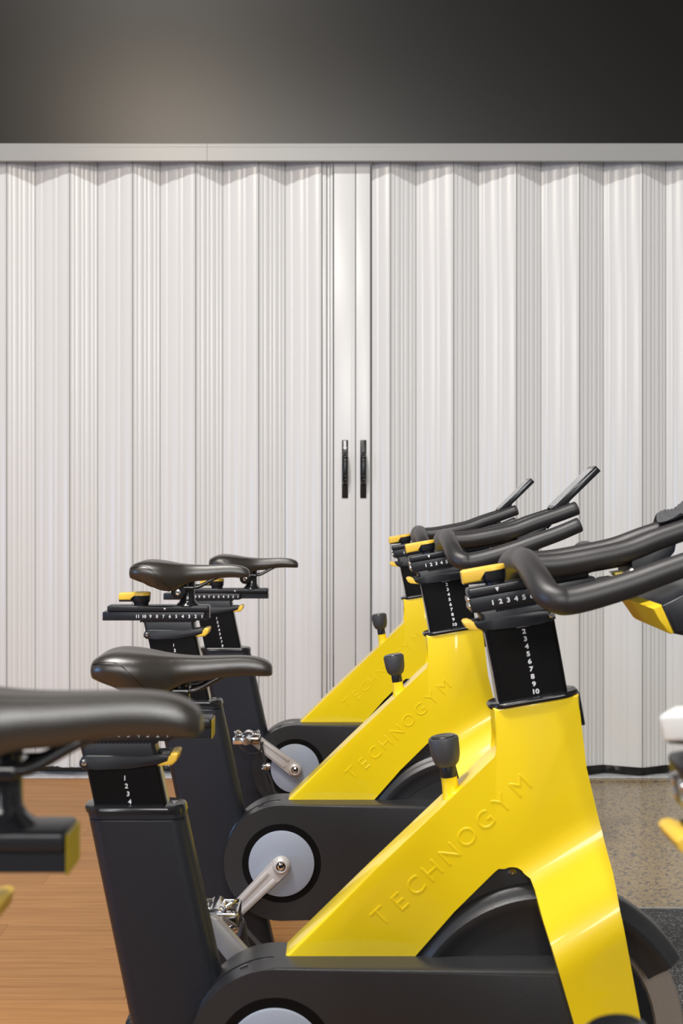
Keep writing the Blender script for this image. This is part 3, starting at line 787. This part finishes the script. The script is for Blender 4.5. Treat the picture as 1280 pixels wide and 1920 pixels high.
# ---- cranks and pedals: local origin at the bottom bracket, arm along +x before rotation
def crank(bm):
    L = 0.170
    pts = []
    for k in range(13):
        a = math.radians(90+180*k/12); pts.append((0.0205*math.cos(a), 0.0205*math.sin(a)))
    for k in range(9):
        a = math.radians(-90+180*k/8); pts.append((L+0.0150*math.cos(a), 0.0150*math.sin(a)))
    prism(bm, pts, -0.012, 0.004, 0.004, 3)
    # raised edges leave a groove along the arm
    for s in (-1, 1): prism(bm, [(0.030, s*0.0065), (0.150, s*0.0045), (0.150, s*0.0125), (0.030, s*0.0165)], -0.0150, -0.008, 0.0025, 2)
    lathe(bm, [(0.011, 0.0), (0.0105, 0.0175), (0.0125, 0.018), (0.0165, 0.0155), (0.0190, 0.012), (0.0205, 0.0)], YDIR, 28)
def crank_bolt(bm): lathe(bm, [(0, 0.0135), (0.0035, 0.0135), (0.0045, 0.0165), (0.0080, 0.0155), (0.0090, 0.012), (0.0095, 0)], YDIR, 20)
def crank_well(bm): lathe(bm, [(0.0085, 0.0150), (0.0112, 0.0165), (0.0112, 0.0100), (0.0085, 0.0100)], YDIR, 24)
def pedal(bm):       # origin at arm end, body reaches to -y
    tube(bm, [(0, 0.0, 0), (0, -0.105, 0)], 0.0065, 14)
    for s in (-1, 1): box(bm, s*0.036-0.003, s*0.036+0.003, -0.098, -0.022, -0.011, 0.011, 0.003, 2)
    box(bm, -0.036, 0.036, -0.026, -0.020, -0.010, 0.010, 0.003, 2); box(bm, -0.036, 0.036, -0.100, -0.094, -0.010, 0.010, 0.003, 2)
    box(bm, -0.016, 0.016, -0.075, -0.040, -0.013, 0.013, 0.005, 3)
    lathe(bm, [(0, 0.020), (0.010, 0.020), (0.014, 0.010), (0.015, -0.060)], Matrix.Translation((0, -0.090, 0)) @ YDIR, 20)
def clip_a(bm):
    tube(bm, [(-0.02, -0.045, 0.014), (-0.03, -0.05, 0.022), (-0.034, -0.07, 0.020)], 0.004, 10)
def clip_b(bm):
    tube(bm, [(0.018, -0.035, 0.014), (0.030, -0.045, 0.020), (0.034, -0.065, 0.016)], 0.004, 10)
def cage(bm):
    P = [(-0.030, -0.045, -0.004), (-0.020, -0.048, -0.028), (0.006, -0.050, -0.044), (0.034, -0.055, -0.040), (0.044, -0.058, -0.012)]
    tube(bm, catmull(P, 5), 0.0095, 10, flat=(1.0, 0.16), up=(0, 1, 0))
def strap(bm):
    P = [(0.030, -0.070, 0.004), (0.042, -0.072, -0.018), (0.050, -0.070, -0.055), (0.060, -0.068, -0.095), (0.074, -0.066, -0.135), (0.084, -0.066, -0.170)]
    tube(bm, catmull(P, 6), 0.0140, 10, flat=(1.0, 0.22), up=(0, 1, 0))
def buckle(bm):
    box(bm, 0.045, 0.066, -0.082, -0.056, -0.086, -0.070, 0.003, 2)
    tube(bm, [(0.044, -0.084, -0.082), (0.068, -0.084, -0.072)], 0.003, 10)

def make_bike(b, label, ext, u, dq, crank_deg, endcap=False, knob_mat='plastic_yellow', console=True, pedal_deg=0.0):
    root = empty('spin_bike', (X_[b], D_[b], 0))
    meta(root, label, 'exercise bike', 'yellow and black indoor cycles in a row')
    P = lambda n, f, m, par=root, loc=None, rot=None, key=None: part(n, f, m, par, loc, rot, key or f.__name__)
    fm = P('frame', frame_build, 'yellow'); P('lettering', lettering, 'yellow', fm)
    cv = P('belt_cover', cover_build, 'cover')
    P('crank_surround', cover_ring, 'post', cv, (0, -0.0875, ZCRANK)); P('seam', cover_seam, 'ring', cv, (0, 0, ZCRANK))
    fe = P('fender', fender, 'cover'); P('side_plate', side_plate, 'cover', fe); P('apex_plate', apex_plate, 'cover', fe)
    sx, sz = vw('A', 960, 1634, -0.02); P('screw', screw, 'chrome', fe, (sx, -0.0200, sz))
    fw = P('flywheel', flywheel, 'flywheel', root, (FX, 0, FZ)); P('hub', hub, 'satin', fw)
    st = P('seat_tube', seat_tube, 'powder'); P('tube_cap', seat_cap, 'ring', st); P('screw', cap_screw, 'chrome', st)
    P('base_beam', base_build, 'powder')
    for x in (-0.28, 0.58): P('stabiliser', stabiliser, 'powder', root, (x, 0, 0))
    # seat
    so = Vector((-0.2205-SL*ext, 0, 0.70+ext))
    sp = P('seat_post', s_post, 'post', root, so)
    P('scale_numerals', s_post_numbers, 'print', sp); P('metal_strip', s_strip, 'steel', sp); P('collar', s_collar, 'satin', sp); P('weld_seam', s_weld, 'satin', sp)['kind'] = 'stuff'
    lv = P('height_lever', s_lever, 'satin', root, so); P('lever_tip', s_lever_tip, 'plastic_yellow', lv); P('pivot_bolt', s_pivot, 'chrome', lv)
    sr = P('seat_slider', s_rail, 'satin', root, so); P('scale_numerals', s_numbers, 'print', sr); P('end_stop', s_rail_caps, 'ring', sr)
    uo = so+Vector((u, 0, 0))
    cr = P('slider_carriage', u_rail, 'satin', root, uo); P('pointer_mark', u_pointer, 'print', cr)
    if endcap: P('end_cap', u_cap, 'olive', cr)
    kb = P('seat_knob', u_knob, 'satin', root, uo); P('knob_lever', u_knob_top, 'plastic_yellow', kb)
    pp = P('saddle_stem', u_saddle_post, 'ring', root, uo); P('clamp', u_clamp, 'ring', pp); P('clamp_bolt', u_clamp_bolt, 'chrome', pp)
    sd = P('saddle', saddle_build, 'saddle', root, uo); P('saddle_shell', saddle_shell, 'saddle_shell', sd); 
    for q in (-1, 1): part('stitched_seam', lambda bm, q=q: saddle_piping(bm, q), 'ring', sd, key='sp%d' % q); part('saddle_rail', lambda bm, q=q: u_rails(bm, q), 'ring', sd, key='ur%d' % q)
    # front
    rot = (0, -TH, 0)
    ring = P('head_rim', head_ring, 'ring', root, F0, rot); P('rim_strip', head_strip, 'ring', ring)
    fo = F0+Vector((-ST*dq, 0, CT*dq))
    fp = P('handlebar_post', f_post, 'post', root, fo, rot)
    P('scale_numerals', f_post_numbers, 'print', fp); P('metal_strip', f_strip, 'steel', fp); P('collar', f_collar, 'satin', fp); P('weld_seam', f_weld, 'satin', fp)['kind'] = 'stuff'
    lv = P('height_lever', f_lever, 'satin', root, fo, rot); P('lever_tip', f_lever_tip, 'plastic_yellow', lv); P('pivot_bolt', f_pivot, 'chrome', lv)
    sr = P('handlebar_slider', f_rail, 'satin', root, fo, rot); P('scale_numerals', f_numbers, 'print', sr); 
    for q in (QB+0.010, QB+0.020):
        for yy in (-0.012, 0.012): P('screw', f_end_screw, 'chrome', sr, (PL-0.0005, yy, q))
    P('slider_carriage', f_carriage, 'satin', root, fo, rot)
    kb = P('handlebar_knob', f_knob, 'satin', root, fo, rot)
    t = part('knob_lever', f_knob_top, knob_mat, kb, key='fkt'+knob_mat)
    t2 = P('lever_base', f_lever_base, 'satin', kb)
    if knob_mat == 'white_plastic':
        t['label'] = 'white knob lever'
        for q in (t, t2):
            q.rotation_euler = (0, 0, math.radians(-38)); q.location = Vector((KX, 0, 0))-Matrix.Rotation(math.radians(-38), 3, 'Z') @ Vector((KX, 0, 0))
    hb = P('handlebar', f_bar, 'grip', root, fo, rot)
    for s in (1, -1): part('aero_bar', lambda bm, s=s: f_inner(bm, s), 'grip', hb, key='inner%d' % s)
    br = P('console_bracket', f_bracket, 'powder', root, fo, rot); P('rod', f_rod, 'steel', br)
    tr = P('bottle_tray', f_tray, 'satin', root, fo, rot); P('tray_lining', f_tray_face, 'tray_yellow', tr); P('tray_tab', f_tray_tab, 'dark_trim', tr); P('tray_lining', f_tray_back, 'yellow', tr)
    if console:
        co = P('console', f_console, 'ring', root, fo, rot); P('screen', f_screen, 'screen', co); P('console_stalk', f_stalk, 'satin', co)
    # resistance knob
    rk = P('resistance_knob', r_knob, 'dark_trim'); P('knob_neck', r_neck, 'satin', rk); P('knob_cap', r_cap, 'ring', rk); P('knob_stem', r_stem, 'yellow', rk)
    # drive
    P('crank_disc', disc_build, 'disc', root, (0, -0.0885, ZCRANK))
    for side in (-1, 1):
        a = math.radians(crank_deg if side < 0 else crank_deg+180)
        y = -0.100 if side < 0 else 0.100
        rotm = (0, -a, 0) if side < 0 else (0, -a, 0)
        ca = P('crank_arm', crank, 'alloy', root, (0, y, ZCRANK), rotm)
        if side > 0: ca.scale = (1, -1, 1)
        P('crank_bolt', crank_bolt, 'chrome', ca); P('bolt_well', crank_well, 'ring', ca)
        ex, ez = 0.170*math.cos(a), 0.170*math.sin(a)
        pd = P('pedal', pedal, 'chrome', root, (ex, y-0.006*(1 if side < 0 else -1), ZCRANK+ez), (0, math.radians(pedal_deg), 0))
        if side > 0: pd.scale = (1, -1, 1)
        P('clip', clip_a, 'chrome', pd); P('clip', clip_b, 'chrome', pd); P('toe_cage', cage, 'dark_trim', pd); P('strap', strap, 'web', pd); P('buckle', buckle, 'chrome', pd)
    return root
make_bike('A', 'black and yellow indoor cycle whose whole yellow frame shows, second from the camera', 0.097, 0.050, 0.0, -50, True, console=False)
make_bike('B', 'black and yellow indoor cycle, third from the camera, crank arm pointing down', 0.180, 0.0, 0.0, 225, pedal_deg=-30)
make_bike('C', 'black and yellow indoor cycle nearest the folding door, with highest saddle in view', 0.145, 0.075, -0.018, 143, pedal_deg=0)
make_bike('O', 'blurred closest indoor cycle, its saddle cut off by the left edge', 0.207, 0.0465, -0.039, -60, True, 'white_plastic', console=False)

# ---- grey cloth over the aero bars of the second cycle
def towel():
    bm = bmesh.new(); n, m = 40, 30; V = []
    ox, oy = X_['A'], D_['A']
    Rm = Matrix.Rotation(-TH, 3, 'Y')
    pth = [Rm @ p+F0 for p in catmull(bar_paths()[2], 6)]
    def top(x):
        for a, b in zip(pth, pth[1:]):
            if a.x <= x <= b.x: return a.z+(b.z-a.z)*(x-a.x)/(b.x-a.x)
        return pth[-1].z+(x-pth[-1].x)*0.42
    for i in range(n+1):
        r = []; u = i/n
        for j in range(m+1):
            v = j/m*2-1; x = 0.572+0.084*u+0.02*(1-(v+1)/2)+0.006*math.sin(5*v)
            s_ = -0.036+(v+1)/2*0.156; a = abs(s_)
            # over the two bars, then hanging down outside them
            if a < 0.052: yy, dz = s_, 0.024-0.006*math.cos(a/0.052*PI/2)
            elif a < 0.078:
                q = (a-0.052)/0.026*PI/2; yy, dz = math.copysign(0.052+0.0165*math.sin(q), s_), 0.0075+0.0165*math.cos(q)
            else: yy, dz = math.copysign(0.0685, s_), 0.0075-(a-0.078)
            z = top(x)+dz+0.006*math.sin(PI*u)+0.0012*math.sin(u*95)*1.0+0.003*math.sin(u*13+4*v)+0.002
            r.append(bm.verts.new((ox+x, oy+yy, z)))
        V.append(r)
    for i in range(n):
        for j in range(m): bm.faces.new((V[i][j], V[i+1][j], V[i+1][j+1], V[i][j+1]))
    bmesh.ops.solidify(bm, geom=bm.faces[:], thickness=-0.002)
    o = finish('hand_towel', bm, 'towel', None, 60)
    meta(o, 'ribbed grey hand towel lying over the handlebar at the right edge', 'towel')
towel()
